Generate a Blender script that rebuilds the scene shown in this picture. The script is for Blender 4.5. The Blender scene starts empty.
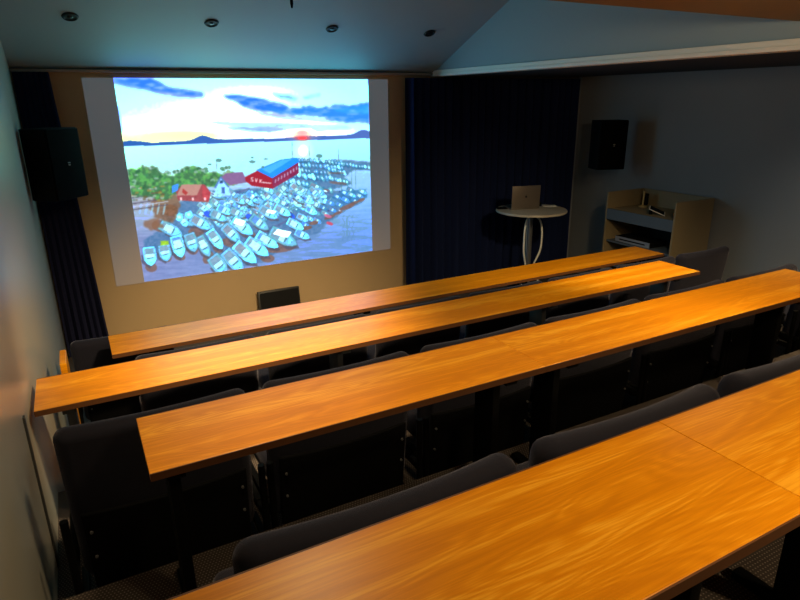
import bpy, bmesh, math, random
import numpy as np
from mathutils import Vector, Matrix

random.seed(7)
C = bpy.context.scene.collection
CAM = Vector((0, 0, 2.61))

# ------------------------------------------------------------------ materials
def s2l(c):
    return tuple((v / 12.92) if v <= .04045 else ((v + .055) / 1.055) ** 2.4 for v in [x / 255 for x in c])

def mat(name, col, rough=.6, metal=0.0, emit=None, estr=0.0, spec=.5, bump=0.0, bscale=200, var=0.0, vscale=4):
    m = bpy.data.materials.new(name); m.use_nodes = True
    nt = m.node_tree; b = nt.nodes['Principled BSDF']
    c = s2l(col) + (1,)
    b.inputs['Base Color'].default_value = c
    b.inputs['Roughness'].default_value = rough
    b.inputs['Metallic'].default_value = metal
    b.inputs['Specular IOR Level'].default_value = spec
    if emit:
        b.inputs['Emission Color'].default_value = s2l(emit) + (1,)
        b.inputs['Emission Strength'].default_value = estr
    tc = nt.nodes.new('ShaderNodeTexCoord')
    if var > 0:
        n = nt.nodes.new('ShaderNodeTexNoise'); n.inputs['Scale'].default_value = vscale
        n.inputs['Detail'].default_value = 5
        nt.links.new(tc.outputs['Object'], n.inputs['Vector'])
        mx = nt.nodes.new('ShaderNodeMix'); mx.data_type = 'RGBA'
        mx.inputs[6].default_value = tuple(max(0, v * (1 - var)) for v in c[:3]) + (1,)
        mx.inputs[7].default_value = tuple(min(1, v * (1 + var)) for v in c[:3]) + (1,)
        nt.links.new(n.outputs['Fac'], mx.inputs[0]); nt.links.new(mx.outputs[2], b.inputs['Base Color'])
    if bump > 0:
        n = nt.nodes.new('ShaderNodeTexNoise'); n.inputs['Scale'].default_value = bscale
        nt.links.new(tc.outputs['Object'], n.inputs['Vector'])
        bp = nt.nodes.new('ShaderNodeBump'); bp.inputs['Strength'].default_value = bump
        bp.inputs['Distance'].default_value = .002
        nt.links.new(n.outputs['Fac'], bp.inputs['Height']); nt.links.new(bp.outputs['Normal'], b.inputs['Normal'])
    return m

def wood_mat(name, dark, mid, light, rough=.33):
    m = bpy.data.materials.new(name); m.use_nodes = True
    nt = m.node_tree; b = nt.nodes['Principled BSDF']; L = nt.links.new
    tc = nt.nodes.new('ShaderNodeTexCoord')
    oi = nt.nodes.new('ShaderNodeObjectInfo')
    mp = nt.nodes.new('ShaderNodeMapping'); mp.inputs['Scale'].default_value = (1.0, 9.0, 9.0)
    off = nt.nodes.new('ShaderNodeVectorMath'); off.operation = 'MULTIPLY_ADD'
    L(oi.outputs['Random'], off.inputs[0]); off.inputs[1].default_value = (13, 7, 3); L(tc.outputs['Object'], off.inputs[2])
    L(off.outputs[0], mp.inputs['Vector'])
    n1 = nt.nodes.new('ShaderNodeTexNoise'); n1.inputs['Scale'].default_value = .9; n1.inputs['Detail'].default_value = 2
    n1.inputs['Distortion'].default_value = .6
    L(mp.outputs[0], n1.inputs['Vector'])
    # cathedral grain: rings made from warped noise
    mul = nt.nodes.new('ShaderNodeMath'); mul.operation = 'MULTIPLY'; mul.inputs[1].default_value = 95
    L(n1.outputs['Fac'], mul.inputs[0])
    sn = nt.nodes.new('ShaderNodeMath'); sn.operation = 'SINE'; L(mul.outputs[0], sn.inputs[0])
    # fine pores
    mp2 = nt.nodes.new('ShaderNodeMapping'); mp2.inputs['Scale'].default_value = (9, 260, 260)
    L(off.outputs[0], mp2.inputs['Vector'])
    n2 = nt.nodes.new('ShaderNodeTexNoise'); n2.inputs['Scale'].default_value = 1; n2.inputs['Detail'].default_value = 4
    L(mp2.outputs[0], n2.inputs['Vector'])
    # broad bands
    mp3 = nt.nodes.new('ShaderNodeMapping'); mp3.inputs['Scale'].default_value = (.8, 14, 14)
    L(off.outputs[0], mp3.inputs['Vector'])
    n3 = nt.nodes.new('ShaderNodeTexNoise'); n3.inputs['Scale'].default_value = 1; n3.inputs['Detail'].default_value = 3
    L(mp3.outputs[0], n3.inputs['Vector'])
    a = nt.nodes.new('ShaderNodeMath'); a.operation = 'MULTIPLY_ADD'; L(sn.outputs[0], a.inputs[0]); a.inputs[1].default_value = .07; L(n3.outputs['Fac'], a.inputs[2])
    c = nt.nodes.new('ShaderNodeMath'); c.operation = 'MULTIPLY_ADD'; L(n2.outputs['Fac'], c.inputs[0]); c.inputs[1].default_value = .55; L(a.outputs[0], c.inputs[2])
    cr = nt.nodes.new('ShaderNodeValToRGB')
    e = cr.color_ramp.elements
    e[0].position = .6; e[0].color = s2l(dark) + (1,)
    e[1].position = 1.0; e[1].color = s2l(light) + (1,)
    k = cr.color_ramp.elements.new(.81); k.color = s2l(mid) + (1,)
    L(c.outputs[0], cr.inputs['Fac']); L(cr.outputs['Color'], b.inputs['Base Color'])
    b.inputs['Roughness'].default_value = rough; b.inputs['Specular IOR Level'].default_value = .38
    bp = nt.nodes.new('ShaderNodeBump'); bp.inputs['Strength'].default_value = .12; bp.inputs['Distance'].default_value = .001
    L(n2.outputs['Fac'], bp.inputs['Height']); L(bp.outputs['Normal'], b.inputs['Normal'])
    return m

def carpet_mat():
    m = bpy.data.materials.new('dotted_carpet'); m.use_nodes = True
    nt = m.node_tree; b = nt.nodes['Principled BSDF']; L = nt.links.new
    tc = nt.nodes.new('ShaderNodeTexCoord'); sx = nt.nodes.new('ShaderNodeSeparateXYZ'); L(tc.outputs['Object'], sx.inputs[0])
    def M(op, x, y=None, z=None):
        n = nt.nodes.new('ShaderNodeMath'); n.operation = op
        for i, v in enumerate((x, y, z)):
            if v is None: continue
            if isinstance(v, (int, float)): n.inputs[i].default_value = v
            else: L(v, n.inputs[i])
        return n.outputs[0]
    P = .0138
    yr = M('DIVIDE', sx.outputs[1], P); row = M('FLOOR', yr)
    sh = M('MULTIPLY', M('MODULO', row, 2.0), .5)
    xr = M('ADD', M('DIVIDE', sx.outputs[0], P), sh)
    fx = M('SUBTRACT', M('FRACT', xr), .5); fy = M('SUBTRACT', M('FRACT', yr), .5)
    d = M('SQRT', M('ADD', M('MULTIPLY', fx, fx), M('MULTIPLY', fy, fy)))
    dot = M('SMOOTH_MIN', M('MAXIMUM', M('MULTIPLY', M('SUBTRACT', .24, d), 9.0), 0.0), 1.0, .1)
    n = nt.nodes.new('ShaderNodeTexNoise'); n.inputs['Scale'].default_value = 260; n.inputs['Detail'].default_value = 3; L(tc.outputs['Object'], n.inputs['Vector'])
    mx = nt.nodes.new('ShaderNodeMix'); mx.data_type = 'RGBA'; L(n.outputs['Fac'], mx.inputs[0])
    mx.inputs[6].default_value = s2l((52, 46, 44)) + (1,); mx.inputs[7].default_value = s2l((88, 78, 72)) + (1,)
    m2 = nt.nodes.new('ShaderNodeMix'); m2.data_type = 'RGBA'; L(dot, m2.inputs[0]); L(mx.outputs[2], m2.inputs[6]); m2.inputs[7].default_value = s2l((140, 130, 120)) + (1,)
    L(m2.outputs[2], b.inputs['Base Color']); b.inputs['Roughness'].default_value = .95; b.inputs['Specular IOR Level'].default_value = .1
    return m

M_wood = wood_mat('oak_veneer', (210, 128, 2), (225, 142, 7), (244, 170, 38), .34)
M_edge = mat('shaded_oak_edge', (92, 54, 22), .6, var=.15, vscale=30)  # oak colour darkened for the shade on the table edges
M_fab = mat('charcoal_fabric', (34, 34, 44), .95, spec=.1, bump=.5, bscale=900, var=.12, vscale=60)
_p = M_fab.node_tree.nodes['Principled BSDF']; _p.inputs['Sheen Weight'].default_value = .35; _p.inputs['Sheen Roughness'].default_value = .35; _p.inputs['Sheen Tint'].default_value = (.55, .52, .62, 1)
M_fabback = mat('dark_fabric', (8, 8, 10), .95, spec=.1, bump=.4, bscale=900)
M_blk = mat('black_metal', (6, 6, 7), .7, spec=.1)
M_plblk = mat('black_plastic', (8, 8, 10), .7, spec=.15, bump=.2, bscale=600)
M_grill = mat('speaker_grille', (7, 7, 9), .9, spec=.08, bump=.8, bscale=1200)
M_steel = mat('grey_steel', (150, 150, 150), .35, .8)
M_bolt = mat('bolt_steel', (120, 120, 120), .4, .6)
M_leftwall = mat('satin_left_wall_paint', (182, 178, 166), .3, spec=.8, bump=.05, bscale=60)
M_front = mat('beige_wall_paint', (194, 164, 122), .85, bump=.1, bscale=300, var=.03, vscale=3)
M_right = mat('grey_blue_wall_paint', (132, 136, 140), .75, bump=.1, bscale=300, var=.04, vscale=2)
M_ceil = mat('grey_ceiling_paint', (150, 168, 176), .62, bump=.08, bscale=120, var=.03, vscale=1)
M_soff = mat('brown_soffit', (132, 110, 66), .8, var=.05, vscale=2)  # ceiling colour turned brown on the rear soffit
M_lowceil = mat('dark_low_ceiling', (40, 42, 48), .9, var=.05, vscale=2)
M_trim = mat('white_trim_paint', (244, 240, 228), .5, var=.03, vscale=5)
M_cream = mat('cream_trim_paint', (170, 158, 145), .6, var=.03, vscale=5)
M_curt2 = mat('blackish_curtain_velvet', (34, 36, 62), .9, spec=.1, bump=.3, bscale=500, var=.1, vscale=20)
M_curt = mat('navy_curtain_velvet', (28, 38, 74), .9, spec=.1, bump=.3, bscale=500, var=.1, vscale=20)
M_lam = mat('white_laminate', (182, 172, 156), .35, var=.02, vscale=8)
M_alu = mat('aluminium', (128, 118, 108), .4, .55, var=.02, vscale=10)
M_alud = mat('dark_logo', (26, 26, 30), .3)
M_key = mat('dark_keys', (30, 30, 33), .6)
M_cart = mat('grey_beige_laminate', (138, 122, 92), .6, var=.04, vscale=6)
M_cartd = mat('grey_blue_laminate', (80, 92, 106), .6, var=.04, vscale=6)
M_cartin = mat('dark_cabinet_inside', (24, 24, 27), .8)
M_silver = mat('silver_case', (150, 155, 165), .4, .4)
M_paper = mat('white_paper', (225, 220, 210), .8, var=.02, vscale=20)
M_spot = mat('spot_rim', (22, 23, 26), .6, .2)
M_spotin = mat('spot_inside', (8, 8, 9), .6)
M_glass = mat('spot_lens', (36, 38, 40), .35, .2)
M_badge = mat('pale_badge', (170, 170, 165), .4)
M_brass = mat('cream_microphone', (190, 170, 120), .4, .3)
M_carpet = carpet_mat()

# ------------------------------------------------------------------ helpers
def obj(name, bm, m, parent=None, smooth=False):
    me = bpy.data.meshes.new(name); bmesh.ops.recalc_face_normals(bm, faces=bm.faces[:])
    bm.to_mesh(me); bm.free()
    me.materials.append(m)
    if smooth:
        for p in me.polygons: p.use_smooth = True
        try: me.set_sharp_from_angle(angle=math.radians(40))
        except Exception: pass
    o = bpy.data.objects.new(name, me); C.objects.link(o)
    if parent: o.parent = parent
    return o

def thing(name, label, cat, loc=(0, 0, 0), rz=0, group=None):
    o = bpy.data.objects.new(name, None); C.objects.link(o)
    o.location = loc; o.rotation_euler = (0, 0, rz); o.empty_display_size = .1
    o['label'] = label; o['category'] = cat
    if group: o['group'] = group
    return o

def tag(o, label, cat, group=None):
    o['label'] = label; o['category'] = cat
    if group: o['group'] = group
    return o

def struct(name, bm, m, parent=None, smooth=False):
    o = obj(name, bm, m, parent, smooth); o['kind'] = 'structure'; return o

def dup(root, loc, rz=0, label=None):
    r = root.copy(); C.objects.link(r); r.scale = (1, 1, 1); r.location = loc; r.rotation_euler = (0, 0, rz)
    if label: r['label'] = label
    for ch in list(root.children):
        c = ch.copy(); C.objects.link(c); c.parent = r
        for g in ch.children:
            d = g.copy(); C.objects.link(d); d.parent = c
    return r

def box(bm, x0, x1, y0, y1, z0, z1, bev=0, seg=2, M=None):
    t = bmesh.new(); bmesh.ops.create_cube(t, size=1)
    for v in t.verts:
        v.co = Vector(((x0 + x1) / 2 + v.co.x * (x1 - x0), (y0 + y1) / 2 + v.co.y * (y1 - y0), (z0 + z1) / 2 + v.co.z * (z1 - z0)))
    if bev: bmesh.ops.bevel(t, geom=t.edges[:], offset=bev, segments=seg, affect='EDGES', profile=.5)
    if M: bmesh.ops.transform(t, matrix=M, verts=t.verts)
    me = bpy.data.meshes.new('t'); t.to_mesh(me); t.free(); bm.from_mesh(me); bpy.data.meshes.remove(me)
    return bm

def nb(*a, **k):
    return box(bmesh.new(), *a, **k)

def cyl(bm, p0, p1, r0, r1=None, n=20, cap=True):
    p0 = Vector(p0); p1 = Vector(p1); r1 = r0 if r1 is None else r1
    d = (p1 - p0); q = d.to_track_quat('Z', 'Y')
    A = [bm.verts.new(p0 + q @ Vector((r0 * math.cos(2 * math.pi * i / n), r0 * math.sin(2 * math.pi * i / n), 0))) for i in range(n)]
    B = [bm.verts.new(p1 + q @ Vector((r1 * math.cos(2 * math.pi * i / n), r1 * math.sin(2 * math.pi * i / n), 0))) for i in range(n)]
    for i in range(n):
        bm.faces.new((A[i], A[(i + 1) % n], B[(i + 1) % n], B[i]))
    if cap: bm.faces.new(A[::-1]); bm.faces.new(B)
    return bm

def tube(bm, pts, r, n=12):
    pts = [Vector(p) for p in pts]; rings = []
    for i, p in enumerate(pts):
        d = (pts[min(i + 1, len(pts) - 1)] - pts[max(i - 1, 0)]).normalized()
        up = Vector((0, 1, 0)) if abs(d.y) < .9 else Vector((1, 0, 0))
        a = d.cross(up).normalized(); b = d.cross(a)
        rings.append([bm.verts.new(p + r * (a * math.cos(2 * math.pi * k / n) + b * math.sin(2 * math.pi * k / n))) for k in range(n)])
    for R, S in zip(rings, rings[1:]):
        for k in range(n): bm.faces.new((R[k], R[(k + 1) % n], S[(k + 1) % n], S[k]))
    bm.faces.new(rings[0][::-1]); bm.faces.new(rings[-1])
    return bm

def lathe(bm, prof, cx=0, cy=0, n=40):
    rings = []
    for r, z in prof:
        rings.append([bm.verts.new((cx + r * math.cos(2 * math.pi * i / n), cy + r * math.sin(2 * math.pi * i / n), z)) for i in range(n)])
    for R, S in zip(rings, rings[1:]):
        for k in range(n): bm.faces.new((R[k], R[(k + 1) % n], S[(k + 1) % n], S[k]))
    bm.faces.new(rings[0][::-1]); bm.faces.new(rings[-1])
    return bm

def quad(bm, *pts):
    bm.faces.new([bm.verts.new(p) for p in pts]); return bm

# ------------------------------------------------------------------ room shell
XL, XR, YF, YB = -.36, 6.74, 7.0, -1.6
XB = 4.266                       # bulkhead plane
ZB = CAM.z + .285                # underside of the bulkhead / low ceiling
ZF = CAM.z + .315                # foot of the sloped ceiling at the front wall
SL = .43
YS, ZS = 2.49, CAM.z + .45       # rear soffit
T = .12
def zsl(y): return ZF + SL * (YF - y)

XA = 5.72                        # the steps lie further back in the side aisle
ZT = (0, .26, .52, .78, 1.063)
EDGE = (4.70, 3.46, 2.25, .99)
AIS = (4.1, 2.9, 1.7, .5)
bm = bmesh.new()
box(bm, XL - T, XR + T, YB - T, YF + T, -.15, 0)
for i in range(4):
    box(bm, XL, XA, YB, EDGE[i], ZT[i] , ZT[i + 1])
    box(bm, XA, XR, YB, AIS[i], ZT[i], ZT[i + 1])
struct('floor', bm, M_carpet)
# metal nosings on the aisle steps
nb_ = bmesh.new()
for i in range(4): box(nb_, XA + .002, XR - .002, AIS[i] - .03, AIS[i] + .006, ZT[i + 1] - .004, ZT[i + 1] + .006)
struct('trim_1', nb_, mat('step_nosing', (120, 112, 98), .5, .3))

ZTOP = 5.3
struct('wall_front', nb(XL - T, XR + T, YF, YF + T, 0, ZTOP), M_front)
struct('wall_left', nb(XL - T, XL, YB - T, YF, 0, ZTOP), M_leftwall)
struct('wall_right', nb(XR, XR + T, YB - T, YF, 0, ZTOP), M_right)
struct('wall_back', nb(XL, XR, YB - T, YB, 0, ZTOP), M_front)

bm = bmesh.new()                 # sloped ceiling with the upright side of the bulkhead
v = [(XL, YF, ZF), (XB, YF, ZF), (XB, YS, zsl(YS)), (XL, YS, zsl(YS))]
quad(bm, *v); quad(bm, *[(x, y, z + T) for x, y, z in v])
for i in range(4):
    a, b_ = v[i], v[(i + 1) % 4]; quad(bm, a, b_, (b_[0], b_[1], b_[2] + T), (a[0], a[1], a[2] + T))
bmesh.ops.remove_doubles(bm, verts=bm.verts[:], dist=1e-5)
struct('ceiling', bm, M_ceil)
bm = bmesh.new()                 # bulkhead side: triangle above the white trim
t3 = [(YF, ZB + .02), (YF, ZF), (YS, zsl(YS) + .05), (YS, ZB + .02)]
A = [bm.verts.new((XB, y, z)) for y, z in t3]; B = [bm.verts.new((XB + .1, y, z)) for y, z in t3]
bm.faces.new(A); bm.faces.new(B[::-1])
for i in range(4): bm.faces.new((A[i], A[(i + 1) % 4], B[(i + 1) % 4], B[i]))
box(bm, XB, XB + .1, YB, YS, ZB + .02, ZS + .1)
struct('ceiling.001', bm, M_ceil)
bm = bmesh.new(); box(bm, XL, XB, YB, YS, ZS, ZS + .1); struct('ceiling.002', bm, M_soff)
struct('ceiling.003', nb(XL, XB, YS - .1, YS, ZS + .1, zsl(YS) + .1), M_ceil)
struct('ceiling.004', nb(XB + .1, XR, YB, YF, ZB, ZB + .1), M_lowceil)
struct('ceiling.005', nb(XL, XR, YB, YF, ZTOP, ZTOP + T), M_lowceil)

bm = bmesh.new()                 # white moulding along the bulkhead's lower edge
box(bm, XB - .035, XB + .11, YB, YF, ZB - .01, ZB + .022, bev=.004)
box(bm, XB - .022, XB + .1, YB, YF, ZB + .02, ZB + .062, bev=.004)
struct('trim_2', bm, M_trim)
bm = bmesh.new()                 # curtain rail over the front wall
box(bm, XL, XB - .03, YF - .05, YF, ZF - .028, ZF - .002, bev=.003)
struct('trim_3', bm, M_cream)
struct('trim_4', nb(XR - .035, XR, YF - .10, YF - .075, .0, ZB - .001), mat('grey_corner_strip', (150, 155, 165), .6))
struct('trim_5', nb(XB + .12, XR - .04, YF - .05, YF, ZB - .03, ZB - .001), mat('dim_rail', (110, 100, 92), .6))
struct('trim_6', nb(XL, XL + .008, 2.80, 2.83, ZT[2], 1.32), mat('dark_wall_strip', (62, 62, 62), .5))  # thin strip added to draw the dark line on the left wall

# ------------------------------------------------------------------ curtains
def curtain(name, x0, x1, y, z0, z1, folds, amp, label, flare=0.0, seed=1, m=None):
    rnd = random.Random(seed); bm = bmesh.new(); n = folds * 14; nz = 14
    ph = [rnd.uniform(.75, 1.3) for _ in range(folds + 1)]
    acc = [0]
    for i in range(n): acc.append(acc[-1] + ph[int(i / n * folds)])
    tot = acc[-1]; rows = []
    for j in range(nz + 1):
        v = j / nz; row = []
        for i in range(n + 1):
            u = i / n; a = acc[i] / tot * folds * 2 * math.pi
            k = amp * (.55 + .45 * (1 - v)) * (1 + .3 * math.sin(3.1 * u * folds + seed))
            k *= 1 + .7 * max(0, 1 - u * 5) * (folds > 10)
            yy = y + k * math.sin(a) - (.02 * math.sin(2 * a) * (1 - v))
            xx = x0 + (x1 - x0) * u + flare * (1 - v) * u + .012 * math.sin(a * 2)
            row.append(bm.verts.new((min(max(xx, x0), x1 + flare), yy, z0 + (z1 - z0) * v)))
        rows.append(row)
    for R, S in zip(rows, rows[1:]):
        for i in range(n): bm.faces.new((R[i], R[i + 1], S[i + 1], S[i]))
    o = obj(name, bm, m or M_curt, smooth=True); tag(o, label, 'curtain')
    return o
curtain('curtain', XL + .015, -.045, YF - .09, .02, ZF - .03, 6, .032, 'narrow dark navy curtain gathered in the corner by the left wall', flare=.12, seed=3, m=M_curt2)
curtain('curtain', 3.79, XR - .05, YF - .12, .02, ZB - .03, 22, .042, 'wide dark navy curtain covering the wall right of the projected picture', seed=5)

# ------------------------------------------------------------------ painted picture (a coloured mesh)
PX = [(115, 77), (366, 80), (373, 250), (143, 282)]      # its corners in picture-painting units
def homog(src, dst):
    A = []
    for (x, y), (u, v) in zip(src, dst):
        A.append([x, y, 1, 0, 0, 0, -u * x, -u * y]); A.append([0, 0, 0, x, y, 1, -v * x, -v * y])
    b = np.array(dst, float).ravel()
    h = np.linalg.solve(np.array(A, float), b)
    return np.append(h, 1).reshape(3, 3)
GW, GH = 520, 390
H = homog([(0, 0), (GW - 1, 0), (GW - 1, GH - 1), (0, GH - 1)], PX)
gy, gx = np.mgrid[0:GH, 0:GW].astype(float)
w_ = H[2, 0] * gx + H[2, 1] * gy + 1
QX = (H[0, 0] * gx + H[0, 1] * gy + H[0, 2]) / w_; QY = (H[1, 0] * gx + H[1, 1] * gy + H[1, 2]) / w_
rs = np.random.RandomState(4)
def vnoise(x, y, s, seed=0):
    r = np.random.RandomState(seed).rand(64, 64); x = x / s; y = y / s
    i = np.floor(x).astype(int); j = np.floor(y).astype(int); fx = x - i; fy = y - j
    fx = fx * fx * (3 - 2 * fx); fy = fy * fy * (3 - 2 * fy)
    g = lambda a, b: r[b % 64, a % 64]
    return (g(i, j) * (1 - fx) + g(i + 1, j) * fx) * (1 - fy) + (g(i, j + 1) * (1 - fx) + g(i + 1, j + 1) * fx) * fy
def fbm(x, y, s, seed=0):
    return sum(vnoise(x, y, s / 2 ** k, seed + k) / 2 ** (k + 1) for k in range(4)) / .9375
IMG = np.zeros((GH, GW, 3))
def blend(mask, col):
    m = np.clip(mask, 0, 1)[..., None]; IMG[:] = IMG * (1 - m) + np.array(col, float) * m
def inside(pts, X=None, Y=None):
    X = QX if X is None else X; Y = QY if Y is None else Y
    r = np.zeros(X.shape, bool); n = len(pts)
    for i in range(n):
        x0, y0 = pts[i]; x1, y1 = pts[(i + 1) % n]
        if y0 == y1: continue
        c = ((y0 > Y) != (y1 > Y)) & (X < (x1 - x0) * (Y - y0) / (y1 - y0) + x0); r ^= c
    return r
def poly(pts, col, a=1.0): blend(inside(pts) * a, col)
def soft(pts, col, a=1.0, jit=3.0, s=9, seed=1, blur=None):
    X = QX + (fbm(QX, QY * 2, s, seed) - .5) * 2 * jit * 2; Y = QY + (fbm(QX + 50, QY * 2, s, seed + 9) - .5) * jit
    m = inside(pts, X, Y).astype(float)
    for _ in range(blur or (10 if np.mean([p[1] for p in pts]) < 135 else 3)): m = (m + np.roll(m, 1, 0) + np.roll(m, -1, 0) + np.roll(m, 1, 1) + np.roll(m, -1, 1)) / 5
    if np.mean([p[1] for p in pts]) < 135: m = m * (.3 + 1.05 * fbm(QX, QY * 3, 9, seed + 21))
    blend(m * a, col)
def ell(cx, cy, rx, ry, col, a=1.0, rot=0, sft=0):
    c, s = math.cos(rot), math.sin(rot); X = (QX - cx) * c + (QY - cy) * s; Y = -(QX - cx) * s + (QY - cy) * c
    d = np.sqrt((X / rx) ** 2 + (Y / ry) ** 2)
    blend((d < 1) * a if not sft else np.clip((1 - d) / sft, 0, 1) * a, col)
hz = lambda x: 144.5 + (x - 123) * (137.3 - 144.5) / (369 - 123)
HZ = hz(QX)
# sky
t = np.clip((QY - 77) / (HZ - 77), 0, 1)[..., None]; sx_ = np.clip((QX - 115) / 255, 0, 1)[..., None]
top = np.array([206, 244, 255]) * (1 - sx_) + np.array([196, 242, 246]) * sx_
hor = np.array([252, 242, 206]) * (1 - sx_) + np.array([224, 240, 248]) * sx_
IMG[:] = top * (1 - t ** 1.6) + hor * t ** 1.6
ell(232, 110, 125, 44, (246, 255, 253), .85, 0, 1.0); ell(240, 118, 90, 26, (250, 255, 250), .5, 0, 1.0); ell(302, 131, 60, 14, (255, 246, 238), .9, 0, .7); ell(262, 92, 60, 12, (255, 250, 246), .5, 0, 1)
ell(190, 134, 60, 8, (255, 240, 190), .6, 0, .8)
soft([(112, 74), (150, 77), (160, 82), (170, 87), (188, 89), (206, 92), (204, 96), (180, 95), (158, 91), (135, 87), (116, 82)], (60, 134, 240), 1, 1.5)
soft([(150, 88), (180, 93), (203, 95), (195, 97), (165, 94)], (130, 150, 225), .6, 1.5)
soft([(222, 95), (238, 95), (262, 99), (280, 104), (290, 108), (284, 111), (264, 111), (246, 106)], (56, 132, 238), 1.1, 2, 8, 3)
soft([(262, 108), (290, 109), (306, 106), (322, 108), (338, 104), (352, 106), (372, 102), (372, 124), (356, 121), (340, 122), (318, 116), (300, 115), (278, 113)], (60, 148, 232), 1.1, 4, 6, 13)
soft([(232, 98), (262, 112), (300, 116), (335, 121), (300, 119), (262, 114)], (150, 165, 235), .6, 2)
soft([(330, 108), (372, 105), (372, 114), (345, 113)], (60, 190, 245), .6, 3)
soft([(198, 120), (240, 122), (300, 124), (340, 126), (290, 128), (240, 125)], (120, 190, 225), .55, 1.5)
soft([(225, 127), (262, 126), (290, 129), (262, 131)], (90, 160, 225), .75, 1.5)
soft([(310, 127), (345, 125), (350, 128), (318, 131)], (130, 200, 220), .5, 1.5)
soft([(270, 92), (300, 98), (296, 101), (282, 98)], (90, 190, 225), .6, 2); soft([(303, 97), (320, 93), (320, 97), (306, 99)], (100, 200, 220), .6, 2)
# sea
wt = np.clip((QY - HZ) / 110, 0, 1)[..., None]
near_ = np.array([190, 214, 226]) * (1 - sx_) + np.array([150, 208, 230]) * sx_
far_ = np.array([220, 248, 236]) * (1 - sx_) + np.array([188, 236, 242]) * sx_
low = np.array([142, 148, 204]) * (1 - sx_) + np.array([114, 160, 220]) * sx_
k = np.clip(wt * 1.9, 0, 1)
sea = far_ * (1 - k) + near_ * k; k2 = np.clip((wt - .45) * 2.2, 0, 1); sea = sea * (1 - k2) + low * k2
m = (QY > HZ)[..., None]; IMG[:] = np.where(m, sea, IMG)
rip = (fbm(QX * .35 + QY * .5, QY * 2.4, 4, 20) - .5) * 34 * np.clip((QY - 160) / 60, 0, 1)
IMG += np.where(QY > HZ, rip, 0)[..., None]
ell(303, 150, 12, 14, (255, 246, 226), .85, 0, .9)
# hills on the horizon
rid = 1.6 + 2.0 * fbm(QX, QX * 0, 18, 30) + np.clip(3.2 * (1 - abs(QX - 130) / 22), 0, 9) + 3.6 * np.exp(-((QX - 203) / 7.5) ** 2) + 1.6 * np.exp(-((QX - 205) / 24) ** 2) + 4 * np.exp(-((QX - 362) / 7) ** 2) + 1.6 * np.clip((QX - 240) / 120, 0, 1)
hm = ((QY < HZ + .3) & (QY > HZ - rid)).astype(float)
hc = np.array([52, 104, 190])[None, None] * (1 - sx_) + np.array([92, 120, 200])[None, None] * sx_
IMG[:] = IMG * (1 - hm[..., None]) + hc * hm[..., None]
ell(302, 134, 22, 8, (255, 196, 190), .6, 0, 1); ell(302, 137.2, 10, 3.2, (250, 88, 92), 1, 0, .7); ell(302, 132, 6, 3, (255, 180, 180), .7, 0, .8)
# marina ground tint and boats
field = [(160, 208), (205, 190), (243, 188), (272, 186), (300, 160), (345, 159), (376, 162), (376, 169), (352, 169), (345, 176), (352, 182), (330, 190), (368, 190), (364, 200), (338, 214), (318, 232), (296, 240), (262, 262), (215, 272), (205, 245), (150, 262), (142, 240), (165, 225)]
soft(field, (90, 130, 180), .9, 2, 6, 41)
def shadow(x, y, l, w, ang, a=.9): ell(x, y, l, w, (138, 100, 92), a, ang)
def boat(x, y, l, w, ang, style=0, hull=(150, 226, 240)):
    big = l > 6.8; l = l * (1.16 if big else 1.05); w = w * (1.12 if big else 1.05)
    c, s = math.cos(ang), math.sin(ang)
    P = lambda a, b: (x + a * c - b * s, y + a * s + b * c)
    tr = rs.rand(); tone = rs.uniform(.86, 1.08); hull = tuple(min(255, h * tone * k_) for h, k_ in zip(hull, (.93, 1.02, 1.04)))
    def sh(sc, dx, col, al=1, x0=-1.0): poly([P(l * x0 * sc + dx, -w * sc * .9), P(-l * .2 * sc + dx, -w * sc), P(l * .3 * sc + dx, -w * sc * .96), P(l * .75 * sc + dx, -w * sc * .55), P(l * sc + dx, 0), P(l * .75 * sc + dx, w * sc * .55), P(l * .3 * sc + dx, w * sc * .96), P(-l * .2 * sc + dx, w * sc), P(l * x0 * sc + dx, w * sc * .9)], col, al)
    if big: poly([P(-l * .2, w * 1.0), P(l * .3, w * 1.0), P(l * 1.05, 0), P(l * 1.25, w * .3), P(l * .6, w * 1.35), P(-l * .3, w * 1.3)], (92, 84, 104), .75)
    sh(1.07, 0, (70, 116, 158), .6)
    sh(1, 0, hull)
    if l > 4.6:
        sh(.74, 0, tuple(min(255, h * 1.08 + 6) for h in hull), .9)
        dk = [(134, 152, 186), (92, 142, 214), (150, 140, 168)][style % 3]
        poly([P(-l * .85, -w * .62), P(-l * .2, -w * .7), P(-l * .2, w * .7), P(-l * .85, w * .62)], dk, .75)
        poly([P(-l * .25, -w * .72), P(l * .1, -w * .66), P(l * .1, w * .66), P(-l * .25, w * .72)], (206, 240, 238), 1)
        poly([P(l * .1, -w * .66), P(l * .24, -w * .48), P(l * .24, w * .48), P(l * .1, w * .66)], (84, 124, 160), .8)
        if tr > .4: ell(*P(l * .6, 0), .9, .6, (84, 130, 160), .8)
        if tr < .3: poly([P(-l * .6, -w * .6), P(-l * .1, -w * .6), P(-l * .1, w * .6), P(-l * .6, w * .6)], (212, 240, 236), .9)
        if big:
            for e in (-.8, .8): poly([P(-l * .8, w * e), P(l * .3, w * e), P(l * .3, w * e * .88), P(-l * .8, w * e * .88)], (110, 160, 190), .7)
    else:
        poly([P(-l * .5, -w * .45), P(l * .2, -w * .35), P(l * .2, w * .35), P(-l * .5, w * .45)], (214, 242, 240))
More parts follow.
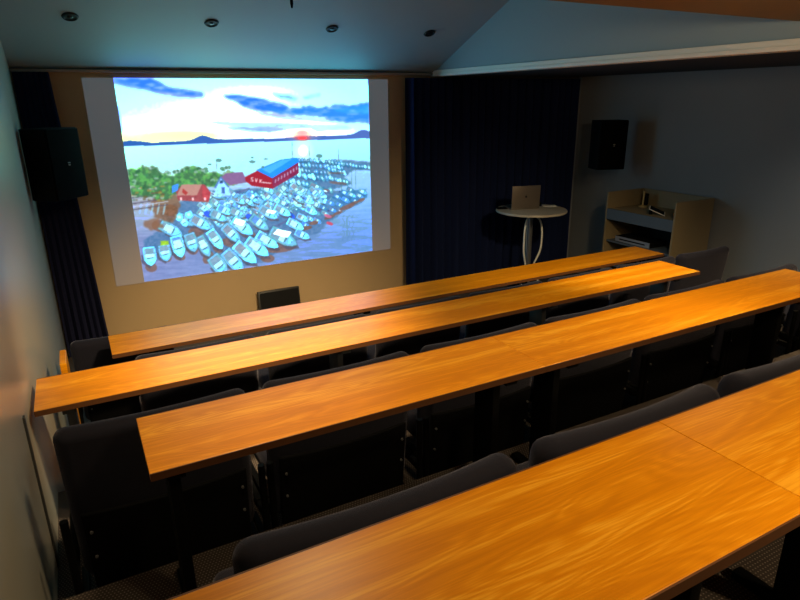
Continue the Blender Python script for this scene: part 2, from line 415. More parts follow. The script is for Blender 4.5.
def rows(x0, y0, x1, y1, n, l, w, ang, hulls=((128, 206, 222), (104, 184, 212), (176, 230, 234), (84, 156, 204))):
    for i in range(n):
        u = (i + .5) / n + rs.uniform(-.25, .25) / n
        boat(x0 + (x1 - x0) * u, y0 + (y1 - y0) * u + rs.uniform(-.5, .5), l * rs.uniform(.8, 1.2), w * rs.uniform(.85, 1.15), ang + rs.uniform(-.15, .15), rs.randint(3), hulls[rs.randint(len(hulls))])
# far rows first
for (x0, y0, x1, y1, n, l, w) in [(292, 159, 342, 161, 17, 1.9, 1.0), (328, 161, 372, 167, 15, 2.1, 1.1), (294, 163, 344, 167, 14, 2.4, 1.2), (290, 168, 330, 172, 11, 2.8, 1.3), (328, 168, 345, 172, 6, 2.5, 1.3), (288, 173, 328, 178, 10, 3, 1.4), (326, 176, 348, 182, 8, 2.8, 1.4), (280, 179, 318, 185, 9, 3.4, 1.5), (276, 186, 332, 190, 13, 3.4, 1.6)]:
    blend(((abs(QX - (x0 + x1) / 2) < (x1 - x0) / 2) & (abs(QY - (y0 + (QX - x0) * (y1 - y0) / (x1 - x0)) - 1.8) < 1.2)) * .5, (60, 100, 150))
    rows(x0, y0, x1, y1, n, l, w, math.radians(60))
shadow(338, 182, 9, 1.4, .1, .7); shadow(336, 172, 8, 1.0, 0, .6); shadow(322, 189, 8, 1.6, .1)
# dark pontoons
for a, b in [((205, 203), (250, 187)), ((232, 214), (330, 190)), ((245, 240), (300, 214)), ((215, 222), (275, 200))]:
    (ax, ay), (bx, by) = a, b; nrm = 1.5; poly([(ax, ay - nrm), (bx, by - nrm * .6), (bx, by + nrm * .6), (ax, ay + nrm)], (100, 110, 160), .8)
for r in range(9):                               # the mass of mid-distance boats
    f = r / 8
    rows(205 + 6 * f + 6, 200 + 24 * f, 275 + 62 * f, 190 + 10 * f, 13 + int(6 * f), 3.6 + 1.0 * f, 1.7 + .4 * f, math.radians(35 + rs.uniform(-8, 8)))
for i in range(95):
    u = rs.rand(); v = rs.rand(); x = 206 + u * 118 - v * 6; y = 192 + v * 36 - u * (8 + 14 * v)
    boat(x, y, rs.uniform(5, 7.5), rs.uniform(2.2, 3.0), math.radians(rs.uniform(20, 48)), rs.randint(3), [(150, 214, 226), (124, 196, 220), (184, 232, 232)][rs.randint(3)])
for i in range(70):                              # flecks: canopies, masts, dark gaps
    u = rs.rand(); v = rs.rand(); x = 200 + u * 150; y = 192 + v * 26 - u * 6
    ell(x, y, rs.uniform(.8, 2), rs.uniform(.5, 1.0), [(70, 90, 170), (90, 70, 130), (240, 255, 255), (60, 130, 220), (150, 90, 110)][rs.randint(5)], .85, .4)
soft([(330, 196), (345, 190), (366, 188), (367, 197), (340, 206), (326, 204)], (64, 128, 190), .8, 2, 5, 61)
for (x, y) in [(345, 192), (352, 194), (360, 195), (338, 196), (346, 199), (355, 200), (331, 202), (340, 204), (324, 207), (333, 209), (317, 212), (326, 213), (311, 218), (318, 220), (306, 224), (363, 191), (351, 189)]:
    boat(x, y, 4.4, 1.8, math.radians(28), rs.randint(3), [(130, 206, 226), (100, 176, 224), (82, 154, 214)][rs.randint(3)])
for x, y, a, b in [(347, 206, 8, 2.2), (354, 202, 6, 1.6), (361, 199, 4, 1.5), (330, 216, 6, 1.8), (338, 212, 5, 1.4)]: shadow(x, y, a, b, -.35, .85)
ell(328, 215, 4, 1.6, (215, 120, 160), 1, .3); ell(330, 222.5, 3.6, 1.6, (215, 90, 120), 1, .3)
shadow(314, 222, 4.5, 2, -.2); shadow(307, 227, 5.5, 2, -.2)
# blue covers
for x, y in [(208, 213), (250, 216), (291, 215), (170, 213)]: ell(x, y, 4.5, 3, (52, 100, 225), .95, .4)
# big boats in front, shadows first
for x, y, l, w, a in [(280, 248, 17, 5, -.1), (268, 259, 7, 4, 0), (229, 243, 8, 4, .3), (248, 234, 8, 4, .2), (218, 248, 6, 5, .8), (208, 258, 5, 7, .5), (192, 250, 6, 5, .4), (166, 258, 5, 5, .3), (150, 268, 6, 5, .2), (179, 257, 6, 4, .3), (160, 226, 9, 6, .2), (170, 210, 8, 6, .1), (196, 232, 8, 5, 0)]:
    shadow(x, y - 1, l, w, a, .85)
D_ = math.radians
for b in [(186, 219, 9, 4.2, 28, 0), (201, 222, 10, 4.6, 30, 2), (219, 215, 8, 4, 28, 0), (225, 209, 7, 3.5, 25, 1), (238, 212, 7, 3.5, 25, 0), (269, 212, 9, 4, 30, 0), (283, 210, 8, 3.6, 28, 0), (260, 222, 9.5, 4.4, 38, 1), (243, 226, 11, 5.2, 36, 0), (232, 233, 10, 4.8, 45, 2), (216, 239, 10, 4.8, 55, 0), (204, 246, 10, 4.6, 62, 0), (171, 229, 11, 5, 28, 0), (184, 221, 5, 3.5, 60, 2), (179, 216.5, 3.8, 3.8, 80, 0), (189, 214, 3.8, 3.6, 70, 1),
          (149, 256, 8.5, 6, 82, 0), (164.5, 252.5, 7.5, 5.6, 78, 0), (178, 246, 10, 5.8, 74, 1), (191.5, 242, 8.5, 5.4, 72, 0),
          (296, 224, 8, 3.8, 28, 0), (303, 217, 6, 3, 28, 2), (312, 210, 6, 3, 25, 1),
          (268, 240, 11, 4.8, 32, 1), (284, 237, 13, 5.8, 28, 0), (303, 234, 7, 3.4, 25, 1), (258, 247, 12, 5.2, 36, 0), (246, 253, 12.5, 5.6, 42, 2), (234, 261, 12, 6, 48, 0), (219, 265, 10, 6.4, 52, 0)]:
    x, y, l, w, a, st = b; boat(x, y, l, w, D_(a), st)
for pts in [[(278, 228), (292, 231), (288, 237), (273, 233)], [(236, 217), (246, 220), (243, 225), (233, 222)], [(268, 208), (277, 210), (274, 213), (266, 211)]]: poly(pts, (246, 255, 246))
poly([(160, 240), (168, 240), (168.5, 244), (160, 245)], (170, 215, 60))
# rocks, jetty, foam at the left
soft([(130, 190), (165, 196), (160, 205), (134, 210)], (170, 170, 190), .9, 2)
soft([(150, 198), (176, 190), (182, 205), (170, 222), (152, 215)], (142, 98, 70), .8, 3)
for i in range(5): ell(140 + i * 6, 207 + i * .2, 1.0, 6, (170, 215, 235), .8, .2)
soft([(142, 220), (158, 216), (160, 226), (146, 230)], (150, 105, 80), .8, 3)
for i in range(5): poly([(130, 196 + i * 3.0), (168, 190 + i * 3.2), (168, 191 + i * 3.2), (130, 197.4 + i * 3.0)], (205, 215, 235) if i % 2 else (100, 90, 110), .8)
# trees
soft([(124, 178), (132, 168), (146, 163), (158, 168), (170, 176), (178, 170), (192, 166), (205, 170), (222, 171), (238, 173), (240, 182), (215, 186), (180, 188), (172, 198), (148, 196), (128, 194)], (84, 136, 92), 1, 6, 6, 71)
tn = fbm(QX, QY, 3.2, 80); treem = inside([(122, 162), (242, 166), (242, 188), (176, 190), (168, 200), (124, 198)])
g = (IMG[..., 1] > IMG[..., 2] + 8) & treem
IMG[:] = np.where(g[..., None], IMG * (.72 + .6 * tn[..., None]) + np.array([10, 26, -6]) * (tn[..., None] > .55), IMG)
for i in range(90):
    x = rs.uniform(126, 236); y = 166 + rs.rand() * 18 + (6 if x < 170 else 0) * rs.rand()
    ell(x, y, rs.uniform(1, 2.6), rs.uniform(.8, 1.8), [(110, 184, 104), (58, 110, 76), (130, 170, 108), (74, 140, 98), (160, 196, 184)][rs.randint(5)], .7)
for i in range(40):
    x = rs.uniform(128, 165); y = rs.uniform(184, 200); ell(x, y, rs.uniform(1, 3), rs.uniform(.8, 1.4), [(170, 150, 80), (190, 200, 190), (120, 100, 70), (110, 130, 120)][rs.randint(4)], .7)
# red house
poly([(176, 190), (183, 183), (205, 183), (210, 190), (209, 201), (178, 199)], (176, 84, 92)); poly([(177, 194), (182, 183), (202, 183), (197, 194)], (205, 150, 140))
poly([(203, 184), (211, 191), (209, 200), (202, 195)], (206, 80, 92)); poly([(183, 187), (188, 191), (186, 194), (182, 191)], (190, 70, 70))
for x in (180, 192, 204): poly([(x, 196), (x + 2, 196), (x + 2, 199), (x, 199)], (240, 215, 220))
poly([(172, 184), (179, 182), (178, 189), (172, 192)], (80, 160, 230))
# white house with a mauve roof
poly([(215, 186), (221, 176), (228, 184), (231, 194), (216, 196)], (176, 224, 246)); poly([(221, 176), (226, 172), (243, 171), (247, 181), (230, 184)], (150, 110, 160))
poly([(220, 179), (223, 179), (223, 182), (220, 182)], (60, 90, 140)); poly([(222, 186), (225, 186), (225, 192), (222, 192)], (80, 120, 190))
poly([(216, 187), (214, 186), (221, 174.5), (230, 186), (228, 186), (221, 177)], (96, 140, 200))
# red boat hall with a blue roof
poly([(245, 176), (257.5, 169.5), (272, 176), (273, 187.5), (252, 184.5), (246, 180)], (178, 40, 62))
poly([(272, 176), (298, 160.5), (299, 172), (273, 187.5)], (150, 50, 90))
poly([(256.5, 169), (281, 158.5), (297, 156.5), (299.5, 160.5), (272.5, 177)], (48, 158, 246)); poly([(262, 168), (282, 159), (292, 158), (270, 172)], (84, 190, 252))
for i in range(8): poly([(275 + i * 3, 178.5 - i * 1.8), (276.3 + i * 3, 177.7 - i * 1.8), (276.3 + i * 3, 181 - i * 1.8), (275 + i * 3, 181.7 - i * 1.8)], (210, 190, 230), .8)
# letters on the gable, a white line below
for pts in [[(251, 176), (253.6, 176.2), (253.6, 177), (252, 176.9), (252, 178), (253.6, 178.2), (253.6, 180.4), (251, 180), (251, 179.2), (252.6, 179.4), (252.6, 178.8), (251, 178.5)],
            [(255, 176.6), (255.9, 176.7), (256.5, 179.4), (257.2, 176.9), (258, 177), (257, 181), (256, 180.9)],
            [(259.5, 178), (260.4, 178), (260.4, 179.2), (261.6, 178.2), (262.3, 178.4), (261, 180), (262.6, 181.8), (261.4, 181.8), (260.4, 180.6), (260.4, 181.6), (259.5, 181.5)]]: poly(pts, (240, 215, 225), .95)
poly([(262, 180.5), (271.5, 181.6), (271.5, 182.6), (262, 181.6)], (240, 220, 230))
# islands, distant boats and masts
for x, y, a, b in [(252.5, 160.5, 3.2, 1.3), (252.5, 156.3, 1.5, .8), (266, 157.8, 2, .7), (210, 163, 2, .8), (319, 155, 3.2, 1.8), (219, 159, 3, 1.6), (263, 166, 1.5, 1.2)]: ell(x, y, a, b, (90, 150, 150), .85)
for x, y0, y1 in [(292, 141, 158), (309, 145, 159), (338, 148, 160), (351, 162, 190), (341, 168, 192), (347, 215, 235), (217, 160, 168), (355, 168, 188)]:
    blend(((abs(QX - x - (QY - y0) * .02) < .32) & (QY > y0) & (QY < y1)) * .6, (90, 140, 150))
for x in (344, 349, 353): blend(((abs(QX - x - 1.0 * np.sin(QY * .6)) < .5) & (QY > 214) & (QY < 240)) * .3, (90, 130, 190))
_n = (fbm(QX * 1.0, QY * 1.3, 2.2, 95) - .5) * np.where(QY > 160, 12 + 34 * inside(field), 5)
IMG += _n[..., None] * np.array([1.2, .8, .7])
IMG = np.clip(IMG, 0, 255)
for _ in range(2): IMG = (IMG * 2 + np.roll(IMG, 1, 0) + np.roll(IMG, -1, 0) + np.roll(IMG, 1, 1) + np.roll(IMG, -1, 1)) / 6
IMG = np.clip((IMG - 128) * 1.04 + 128 + np.array([-3, 3, 4]), 0, 255) / 255.0
# place as a mesh
DY = YF - .016
def R(xr, zr): return (xr * YF, CAM.z + zr * YF)
px0, pz1 = R(.0735, .034); px1, pz0 = R(.4765, -.2705)
fx0, fz1 = R(.0325, .034); fx1, fz0 = R(.515, -.272)
xs = np.linspace(px0, px1, GW); zs = np.linspace(pz1, pz0, GH)
XX, ZZ = np.meshgrid(xs, zs)
co = np.stack([XX, np.full_like(XX, DY), ZZ], -1).reshape(-1, 3)
i = np.arange(GW * GH).reshape(GH, GW)
q = np.stack([i[1:, :-1], i[1:, 1:], i[:-1, 1:], i[:-1, :-1]], -1).reshape(-1, 4)
me = bpy.data.meshes.new('picture')
me.vertices.add(len(co)); me.vertices.foreach_set('co', co.ravel().astype(np.float32))
me.loops.add(q.size); me.loops.foreach_set('vertex_index', q.ravel().astype(np.int32))
me.polygons.add(len(q)); me.polygons.foreach_set('loop_start', np.arange(0, q.size, 4, dtype=np.int32))
me.polygons.foreach_set('loop_total', np.full(len(q), 4, dtype=np.int32))
me.update()
lin = np.where(IMG <= .04045, IMG / 12.92, ((IMG + .055) / 1.055) ** 2.4)
rgba = np.concatenate([lin, np.ones((GH, GW, 1))], -1).reshape(-1, 4).astype(np.float32)
lin = lin * (1 + 2.6 * np.clip((IMG - .88) / .12, 0, 1))
rgba = np.concatenate([lin, np.ones((GH, GW, 1))], -1).reshape(-1, 4).astype(np.float32)
at = me.color_attributes.new('col', 'FLOAT_COLOR', 'POINT'); at.data.foreach_set('color', rgba.ravel())
pm = bpy.data.materials.new('projected_light'); pm.use_nodes = True
nt = pm.node_tree; b = nt.nodes['Principled BSDF']
vc = nt.nodes.new('ShaderNodeVertexColor'); vc.layer_name = 'col'
b.inputs['Base Color'].default_value = (.02, .02, .02, 1); b.inputs['Roughness'].default_value = .9
nt.links.new(vc.outputs['Color'], b.inputs['Emission Color']); b.inputs['Emission Strength'].default_value = .97
me.materials.append(pm)
scr = thing('projected_picture', 'bright projected picture of a boat marina at sunset on the beige front wall', 'projection', (0, 0, 0))
po = bpy.data.objects.new('picture', me); C.objects.link(po); po.parent = scr
yb = YF - .008
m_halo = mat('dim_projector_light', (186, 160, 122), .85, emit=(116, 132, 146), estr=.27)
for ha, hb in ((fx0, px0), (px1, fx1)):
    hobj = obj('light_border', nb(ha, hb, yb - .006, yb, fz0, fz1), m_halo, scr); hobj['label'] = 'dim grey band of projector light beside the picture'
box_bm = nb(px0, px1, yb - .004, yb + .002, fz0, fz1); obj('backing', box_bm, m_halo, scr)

# ------------------------------------------------------------------ tables
def table(x0, x1, yn, ztop, floor, legs, label, group, legmat=None, seam_l=False):
    legmat = legmat or M_blk
    h = ztop - floor; L = x1 - x0
    t = thing('conference_table', label, 'table', (x0, yn, floor), 0, group)
    obj('tabletop', nb(0, L, .004, .4 - .004, h - .026, h, bev=.002), M_wood, t)
    for ea in (0, .396): obj('edge_band', nb(0, L, ea, ea + .004, h - .027, h - .0005), M_edge, t)
    for lx in legs:
        lx -= x0; bm = bmesh.new()
        box(bm, lx - .02, lx + .02, .13, .27, .03, h - .06, bev=.006)
        obj('leg', bm, legmat, t, True)
        f = bmesh.new(); box(f, lx - .025, lx + .025, .0, .4, .0, .032, bev=.008)
        obj('foot', f, legmat, t, True)
        k = bmesh.new(); box(k, lx - .03, lx + .03, .03, .37, h - .062, h - .027, bev=.004); obj('bracket', k, legmat, t)
    return t
WD = .4
tops = [2.61 - 1.608, 2.61 - 1.352, 2.61 - 1.094, 2.61 - .807]
yns = [4.183, 2.977, 1.771, .507]
table(.04, 5.484, yns[0], tops[0], ZT[1], (.3, 1.95, 3.6, 5.2), 'long narrow oak table of the front row, nearest the projected picture', 'long oak tables')
M_leg2 = mat('dull_grey_steel', (84, 86, 90), .5, .5)
table(-.334, 4.374, yns[1], tops[1], ZT[2], (-.195, 1.25, 2.85, 4.15), 'long oak table of the second row, its left end touching the left wall', 'long oak tables', M_leg2)
table(.062, 1.6605, yns[2], tops[2], ZT[3], (.14, 1.5), 'shorter left section of the third row oak table, free end near left wall', 'long oak tables')
table(1.662, 4.072, yns[2], tops[2], ZT[3], (1.85, 3.62), 'right section of the third row oak table, beyond the seam', 'long oak tables')
table(-.33, 1.2465, yns[3], tops[3], ZT[4], (-.15, 1.1), 'closest oak table at the bottom of the picture, left of the seam', 'long oak tables')
table(1.248, 3.7, yns[3], tops[3], ZT[4], (1.765, 3.5), 'closest oak table at lower right corner, right of the seam', 'long oak tables')

# ------------------------------------------------------------------ chairs
CW = .73
def slab(w, h, t, bev, curve, z0, y0, lean, nx=14, nzz=8):
    b = bmesh.new(); box(b, -w / 2, w / 2, -t / 2, t / 2, 0, h, bev=bev, seg=5)
    for i in range(1, nx):
        x = -w / 2 + w * i / nx
        bmesh.ops.bisect_plane(b, geom=b.verts[:] + b.edges[:] + b.faces[:], plane_co=(x, 0, 0), plane_no=(1, 0, 0))
    for v in b.verts:
        u = v.co.x / (w / 2); v.co.y -= curve * (1 - u * u) ; v.co.y += y0 - lean * v.co.z; v.co.z += z0
    return b
def make_chair(label):
    t = thing('lecture_chair', label, 'chair', (0, 0, 0), 0, 'charcoal lecture chairs')
    # upholstered back: rounded cushion, dark shell behind it
    c = slab(CW, .74, .105, .048, .03, .22, .089, .10)
    for v in c.verts: v.co.x *= 1 - .02 * max(0, (.96 - v.co.z) / .74) ** 1.5
    obj('backrest', c, M_fab, t, True)
    s = slab(CW - .08, .40, .022, .008, .03, .18, .030, .10)
    obj('back_shell', s, M_fabback, t, True)
    seat = bmesh.new(); box(seat, -CW / 2 + .01, CW / 2 - .01, .11, .56, .36, .46, bev=.04, seg=4)
    obj('seat', seat, M_fab, t, True)
    for sx in (-1, 1):
        p = bmesh.new(); x = sx * (CW / 2 + .016)
        cyl(p, (x, -.055, 0), (x, -.055, .60), .0155, n=16); box(p, x - .012, x + .012, -.055, .10, .30, .34, bev=.004)
        box(p, x - .015, x + .015, -.07, .38, .0, .035, bev=.007)
        box(p, x - .015, x + .015, .05, .40, .30, .35, bev=.007)
        obj('leg', p, M_blk, t, True)
        for zz in (.36, .49):
            bb = bmesh.new(); cyl(bb, (sx * (CW / 2 - .065), .03 - .1 * (zz - .2), zz), (sx * (CW / 2 - .065), .004 - .1 * (zz - .2), zz), .006, n=12)
            obj('bolt', bb, M_bolt, t)
    return t
chair0 = None
def place(x, y, z, label, rz=0):
    global chair0
    if chair0 is None:
        chair0 = make_chair(label); chair0.location = (x, y, z); return chair0
    return dup(chair0, (x, y, z), rz, label)
ordn = ['leftmost', 'second', 'third', 'fourth', 'fifth', 'sixth', 'rightmost']
z0c = place(-.225 + CW / 2, 4.83, ZT[0] + .0, 'lone dark chair left of the front table, beside the wooden board and navy curtain')
z0c.scale = (1, 1, .95); rowz = {}
for k in range(7):
    l = {0: 'leftmost', 6: 'rightmost'}.get(k, ordn[k] + ' from the left')
    place(.145 + .8 * k + CW / 2, 3.60, ZT[1], 'charcoal chair tucked behind the front table, %s of its seven' % l if k < 6 else 'charcoal chair standing past the right end of second table, near the grey lectern').scale = (1, 1, .965)
for k in range(7):
    l = ordn[k] if k in (0,) else ordn[k] + ' from the left'
    lab = 'charcoal chair behind the second table, %s of that row' % l
    if k == 0: lab = 'large dark chair back against the left wall, left of the third table end'
    if k == 6: lab = 'charcoal chair past the right end of the third table, at right picture edge'
    place(-.225 + .8 * k + (.12 if k == 6 else 0) + CW / 2, 2.33, ZT[2], lab).scale = (1, 1, .975)
for k in range(3):
    place(.165 + .81 * k + CW / 2, 1.04, ZT[3], ['charcoal chair back just beyond the closest table, leftmost of that row', 'charcoal chair back just beyond the closest table, middle of that row', 'charcoal chair back just beyond the closest table, at right picture edge'][k])

# wooden board beside the lone chair
bm = bmesh.new()
box(bm, -.26, -.222, 4.0, 4.25, ZT[1], CAM.z - 1.535, bev=.004)
tag(obj('wooden_board', bm, M_wood), 'narrow upright wooden board between the left wall and front chair', 'board')

# ------------------------------------------------------------------ wall loudspeakers
def speaker(cx, cy, zt, rz, label, wall):
    w, d, h = .38, .28, .62
    t = thing('wall_speaker', label, 'speaker', (cx, cy, zt - h), rz)
    obj('cabinet', nb(-w / 2, w / 2, -d / 2 + .02, d / 2, 0, h, bev=.008), M_plblk, t, True)
    obj('grille', nb(-w / 2 + .008, w / 2 - .008, -d / 2, -d / 2 + .019, .008, h - .008, bev=.006), M_grill, t, True)
    b = bmesh.new()
    box(b, -.004, .022, -d / 2 - .006, -d / 2 - .001, h * .5 + .008, h * .5 + .016); box(b, .0, .018, -d / 2 - .006, -d / 2 - .001, h * .5 - .012, h * .5 - .002)
    o = obj('badge', b, M_badge, t); o['label'] = 'tiny pale maker badge'
    br = bmesh.new()
    mi = Matrix.Translation((cx, cy, zt - h)) @ Matrix.Rotation(rz, 4, 'Z')
    tgt = mi.inverted() @ Vector(wall)
    cyl(br, (0, d / 2 - .03, h * .5), tgt, .018, n=10)
    obj('bracket', br, M_blk, t)
    return t
speaker(-.12, 6.32, CAM.z - .205, math.radians(47), 'black loudspeaker on the left wall in front of the narrow curtain', (XL + .005, 6.62, CAM.z - .5))
speaker(6.24, 5.82, CAM.z - .28, math.radians(-20), 'black loudspeaker on the dark right wall above the lectern', (XR - .005, 6.1, CAM.z - .6))

# ------------------------------------------------------------------ ceiling spots and rod
ang = math.atan(SL)
proto = thing('ceiling_spotlight', 'x', 'ceiling light', (0, 0, 0), 0, 'unlit recessed spotlights in the sloped ceiling')
bm = bmesh.new(); N = 32
for r0, r1, z0, z1 in ((.058, .066, -.012, 0), (.05, .058, -.014, -.012), (.044, .05, -.004, -.014)):
    A = [bm.verts.new((r0 * math.cos(2 * math.pi * i / N), r0 * math.sin(2 * math.pi * i / N), z0)) for i in range(N)]
    B = [bm.verts.new((r1 * math.cos(2 * math.pi * i / N), r1 * math.sin(2 * math.pi * i / N), z1)) for i in range(N)]
    for i in range(N): bm.faces.new((A[i], A[(i + 1) % N], B[(i + 1) % N], B[i]))
obj('rim', bm, M_spot, proto)
obj('reflector', lathe(bmesh.new(), [(.048, -.001), (.048, -.006)], n=N), M_spotin, proto)
obj('lens', lathe(bmesh.new(), [(.02, -.006), (.022, -.009), (.012, -.013)], n=20), M_glass, proto, True)
for i, x in enumerate((.193, 1.349, 2.541, 3.687)):
    y = 6.13; o = proto if i == 0 else dup(proto, (0, 0, 0))
    o.location = (x, y, zsl(y) - .001); o.rotation_euler = (-ang, 0, 0)
    o['label'] = ['leftmost unlit round spotlight set in the sloped ceiling', 'second spotlight from the left in the sloped ceiling, above picture', 'third spotlight from the left in the sloped ceiling, above picture', 'rightmost unlit round spotlight in the sloped ceiling, near the crease'][i]
rod = bmesh.new(); zc = zsl(5.5)
cyl(rod, (1.912, 5.5, zc), (1.912, 5.5, zc - .012), .03, n=20); cyl(rod, (1.912, 5.5, zc - .012), (1.912, 5.5, CAM.z + .80), .014, n=12)
cyl(rod, (1.912, 5.5, CAM.z + .80), (1.912, 5.5, CAM.z + .765), .014, .007, n=12)
tag(obj('ceiling_rod', rod, M_blk, smooth=True), 'small black rod hanging from the sloped ceiling above the picture', 'ceiling fitting')

# ------------------------------------------------------------------ floor speaker by the front wall
t = thing('floor_monitor', 'low black flat monitor standing on the floor below the projected picture', 'monitor', (2.0, 6.86, 0))
Mm = Matrix.Translation((0, 0, .02)) @ Matrix.Rotation(math.radians(-6), 4, 'X')
obj('frame', box(bmesh.new(), -.26, .26, -.025, .025, .0, .40, bev=.006, M=Mm), mat('dark_monitor_frame', (46, 45, 44), .5), t, True)
obj('screen', box(bmesh.new(), -.243, .243, -.029, -.0255, .018, .382, M=Mm), mat('black_screen', (20, 20, 21), .35), t)
obj('stand', nb(-.14, .14, -.09, .09, 0, .02, bev=.006), M_blk, t, True)

# ------------------------------------------------------------------ round high table with laptop
ZR = CAM.z - 1.38; TX, TY = 5.21, 6.06
t = thing('round_bar_table', 'small round white standing table with bent tube legs in front of the navy curtain', 'table', (TX, TY, 0))
obj('tabletop', lathe(bmesh.new(), [(.44, ZR - .032), (.457, ZR - .025), (.46, ZR - .012), (.455, ZR)], n=64), M_lam, t, True)
obj('column', cyl(bmesh.new(), (0, 0, .03), (0, 0, ZR - .03), .032, n=24), M_steel, t, True)
obj('base', lathe(bmesh.new(), [(.30, 0), (.31, .008), (.29, .022), (.05, .035), (.03, .05)], n=48), M_steel, t, True)
for az in (-28, 204, 62):
    a = math.radians(az); ca, sa = math.cos(a), math.sin(a)
    key = [(.028, -.09), (.09, -.11), (.135, -.17), (.158, -.28), (.162, -.42), (.15, -.55), (.11, -.66), (.08, -.74), (.10, -.86), (.18, -1.05), (.26, -1.19)]
    pts = []
    for i in range(len(key) - 1):
        p0, p1, p2, p3 = key[max(i - 1, 0)], key[i], key[i + 1], key[min(i + 2, len(key) - 1)]
        for j in range(4):
            q_ = j / 4
            f_ = lambda n: .5 * (2 * p1[n] + (p2[n] - p0[n]) * q_ + (2 * p0[n] - 5 * p1[n] + 4 * p2[n] - p3[n]) * q_ ** 2 + (3 * p1[n] - p0[n] - 3 * p2[n] + p3[n]) * q_ ** 3)
            pts.append((f_(0) * ca, f_(0) * sa, ZR + f_(1)))
    pts.append((key[-1][0] * ca, key[-1][0] * sa, ZR + key[-1][1]))
    obj('leg', tube(bmesh.new(), pts, .0125), M_trim, t, True)
lx, ly = 5.15, 6.11; rz = math.radians(-13)
t = thing('laptop', 'open silver laptop seen from behind, standing on the round white table', 'laptop', (lx, ly, ZR), rz)
obj('base', nb(-.2, .2, 0.0, .28, .001, .016, bev=.005), M_alu, t, True)
obj('keyboard', nb(-.175, .175, .03, .15, .016, .0185), M_key, t)
til = math.radians(2); Ml = Matrix.Translation((0, 0.002, .016)) @ Matrix.Rotation(til, 4, 'X')
lid = bmesh.new(); box(lid, -.2, .2, -.007, 0, 0, .29, bev=.003, M=Ml); lo = obj('lid', lid, M_alu, t, True)
obj('screen', box(bmesh.new(), -.19, .19, .0003, .0015, .012, .28, M=Ml), M_spotin, t)
lg = bmesh.new()                                   # dark fruit emblem on the lid
pts = []
for i in range(28):
    a = 2 * math.pi * i / 28; r = .0155 * (1 + .10 * math.cos(2 * a) - .05 * math.sin(a)); x, z = r * math.cos(a), r * 1.02 * math.sin(a)
    if (x - .019) ** 2 + (z - .002) ** 2 < .0075 ** 2: x = .019 - math.sqrt(max(0, .0075 ** 2 - (z - .002) ** 2))
    if abs(x) < .004 and z > 0: z -= .002
    pts.append((x, z))
lg.faces.new([lg.verts.new(Ml @ Vector((x, -.0078, .15 + z))) for x, z in pts])
lf = [(0, .019), (.003, .018), (.0075, .023), (.008, .028), (.0035, .026), (.0005, .022)]
lg.faces.new([lg.verts.new(Ml @ Vector((x, -.0078, .15 + z))) for x, z in lf])
obj('emblem', lg, M_alud, lo)
tag(obj('paper_sheet', nb(-.09, .09, -.055, .055, 0, .004), M_paper), 'white paper lying on the round table right of the laptop', 'paper').location = (5.58, 6.13, ZR + .0005)
bpy.data.objects['paper_sheet'].rotation_euler = (0, 0, -.5)
o = tag(obj('dark_notebook', nb(-.08, .05, -.06, .06, 0, .012, bev=.003), M_plblk), 'small dark notebook on the round table left of the laptop', 'notebook'); o.location = (4.93, 6.30, ZR + .0005); o.rotation_euler = (0, 0, -.4)
ad = bmesh.new(); box(ad, -.018, .018, -.016, .016, 0, .05, bev=.006); tag(obj('power_adapter', ad, M_plblk, smooth=True), 'small dark plug adapter standing beside the laptop on the round table', 'adapter').location = (5.47, 6.19, ZR + .0005)

# ------------------------------------------------------------------ lectern cabinet on the right wall
X0, X1, Y0, Y1 = 6.03, 6.70, 4.52, 5.56
zt = CAM.z - 1.155; zd = CAM.z - 1.365
t = thing('lectern_cabinet', 'grey beige open lectern cabinet with raised sides against the right wall', 'cabinet', (X0, Y0, 0))
W_, D2 = X1 - X0, Y1 - Y0; p = .022
obj('side_panel', nb(0, W_, 0, p, 0, zt, bev=.002), M_cart, t)
obj('side_panel', nb(0, W_, D2 - p, D2, 0, zt, bev=.002), M_cart, t)
obj('back_panel', nb(W_ - p, W_, p, D2 - p, 0, zt - .002), M_cart, t)
obj('desktop', nb(.02, W_ - p, p, D2 - p, zd - .02, zd), M_cart, t)
obj('front_rail', nb(0, .02, p, D2 - p, zd - .135, zd), M_cartd, t)
obj('shelf', nb(.04, W_ - p, p, D2 - p, CAM.z - 1.80, CAM.z - 1.78), M_cartd, t)
obj('shelf', nb(.04, W_ - p, p, D2 - p, .5, .52), M_cartd, t)
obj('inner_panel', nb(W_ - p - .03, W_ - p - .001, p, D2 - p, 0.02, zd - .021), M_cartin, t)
t = thing('media_player', 'slim silver media player on the shelf inside the grey lectern cabinet', 'media player', (6.1, 4.98, CAM.z - 1.779))
obj('casing', nb(.004, .32, -.1, .44, .004, .07, bev=.004), M_plblk, t, True)  # casing darkened so that only the front plate looks lit
obj('front_plate', nb(0, .004, -.1, .44, .004, .07), M_silver, t)
obj('front_slot', nb(-.002, .002, -.03, .37, .028, .044), M_blk, t)
for a_, b_ in ((.04, -.06), (.28, -.06), (.04, .40), (.28, .40)): obj('foot', cyl(bmesh.new(), (a_, b_, 0), (a_, b_, .005), .012, n=10), M_blk, t)
g = thing('desk_microphone', 'small cream microphone on a short stem standing on the lectern desktop', 'microphone', (6.50, 5.38, zd + .001))
obj('base', lathe(bmesh.new(), [(.055, .0), (.055, .012), (.03, .02)], n=28), M_brass, g, True)
obj('stem', tube(bmesh.new(), [(0, 0, .015), (0, 0, .08), (.004, 0, .14), (.0, 0, .20)], .012), M_brass, g, True)
obj('head', nb(.02, .07, -.03, .03, .02, .17, bev=.01), M_plblk, g, True)
g = thing('tablet', 'thin tablet with dark screen propped on the lectern desktop', 'tablet', (6.27, 4.85, zd + .001), math.radians(38))
Mt = Matrix.Translation((0, 0, .0)) @ Matrix.Rotation(math.radians(22), 4, 'X')
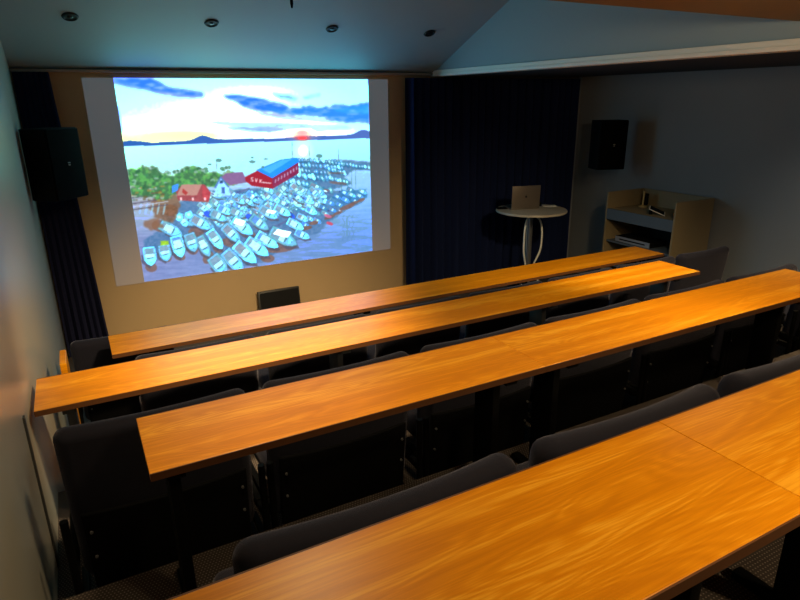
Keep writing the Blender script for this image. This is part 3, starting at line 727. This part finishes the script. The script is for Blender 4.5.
obj('case', box(bmesh.new(), -.13, .13, 0, .20, .001, .010, bev=.003, M=Mt), M_paper, g)
obj('screen', box(bmesh.new(), -.118, .118, .012, .188, .010, .012, M=Mt), M_blk, g)
obj('stand', box(bmesh.new(), -.05, .05, .14, .18, .0, .055), M_blk, g)

# ------------------------------------------------------------------ lights
def spot(x, y, z, tx, ty, tz, power, col, size=70, blend=.6, rad=.06):
    l = bpy.data.lights.new('lamp', 'SPOT'); l.energy = power; l.color = col; l.spot_size = math.radians(size); l.spot_blend = blend; l.shadow_soft_size = rad
    o = bpy.data.objects.new('ceiling_and_fill_lamp', l); C.objects.link(o); o.location = (x, y, z)
    o.rotation_euler = (Vector((tx, ty, tz)) - Vector((x, y, z))).to_track_quat('-Z', 'Y').to_euler()
    return o
WARM = (1.0, .75, .42)
zl = ZS - .02
spot(3.5, .4, zl, 3.6, .6, 0, 120, WARM, 150, .9, .15)
spot(1.2, .2, zl, 1.2, .5, 0, 85, WARM, 150, .9, .15)
spot(.6, 1.9, zl, .7, 2.4, 0, 85, WARM, 140, .9, .15)
spot(2.8, 1.8, zl, 3.0, 2.4, 0, 135, WARM, 140, .9, .15)
spot(4.9, 2.4, ZB - .03, 4.8, 3.2, 0, 150, WARM, 110, 1, .15)
spot(3.6, 2.3, zl, 4.2, 4.6, .8, 330, WARM, 74, 1, .1)
spot(1.0, 2.3, zl, .7, 4.0, .9, 560, WARM, 78, 1, .1)
spot(1.6, 2.3, zl, 1.7, 7.0, .0, 760, WARM, 46, 1, .1)
spot(5.2, 1.2, ZB - .03, XR, 2.5, 1.6, 190, (1, .86, .68), 56, 1, .15)  # unseen lamp added to brighten the right wall
spot(2.2, .9, zl - .1, XB, 3.0, ZB + .02, 60, (1, .8, .52), 46, 1, .1)  # unseen spot added to brighten the white trim along the bulkhead
spot(2.6, -1.2, zl, 2.0, .6, 1.06, 190, WARM, 60, .8, .1)  # unseen rear lamp added to light the carpet under the closest table

w = bpy.data.worlds.new('World'); bpy.context.scene.world = w; w.use_nodes = True
w.node_tree.nodes['Background'].inputs[0].default_value = (.02, .025, .035, 1); w.node_tree.nodes['Background'].inputs[1].default_value = .3

# ------------------------------------------------------------------ camera
cd = bpy.data.cameras.new('camera'); cd.sensor_width = 36; cd.sensor_fit = 'HORIZONTAL'; cd.lens = 598.7 / 800 * 36; cd.clip_start = .02
cam = bpy.data.objects.new('camera', cd); C.objects.link(cam)
r_ = Vector((0.87975, -0.47532, -0.01081)); u_ = Vector((0.1599, 0.27438, 0.94823)); f_ = Vector((0.44775, 0.83593, -0.31739))
Mx = Matrix((r_, u_, -f_)).transposed().to_4x4(); Mx.translation = CAM; cam.matrix_world = Mx
sc = bpy.context.scene; sc.camera = cam
sc.view_settings.view_transform = 'Standard'; sc.view_settings.look = 'None'; sc.view_settings.exposure = 0; sc.view_settings.gamma = 1
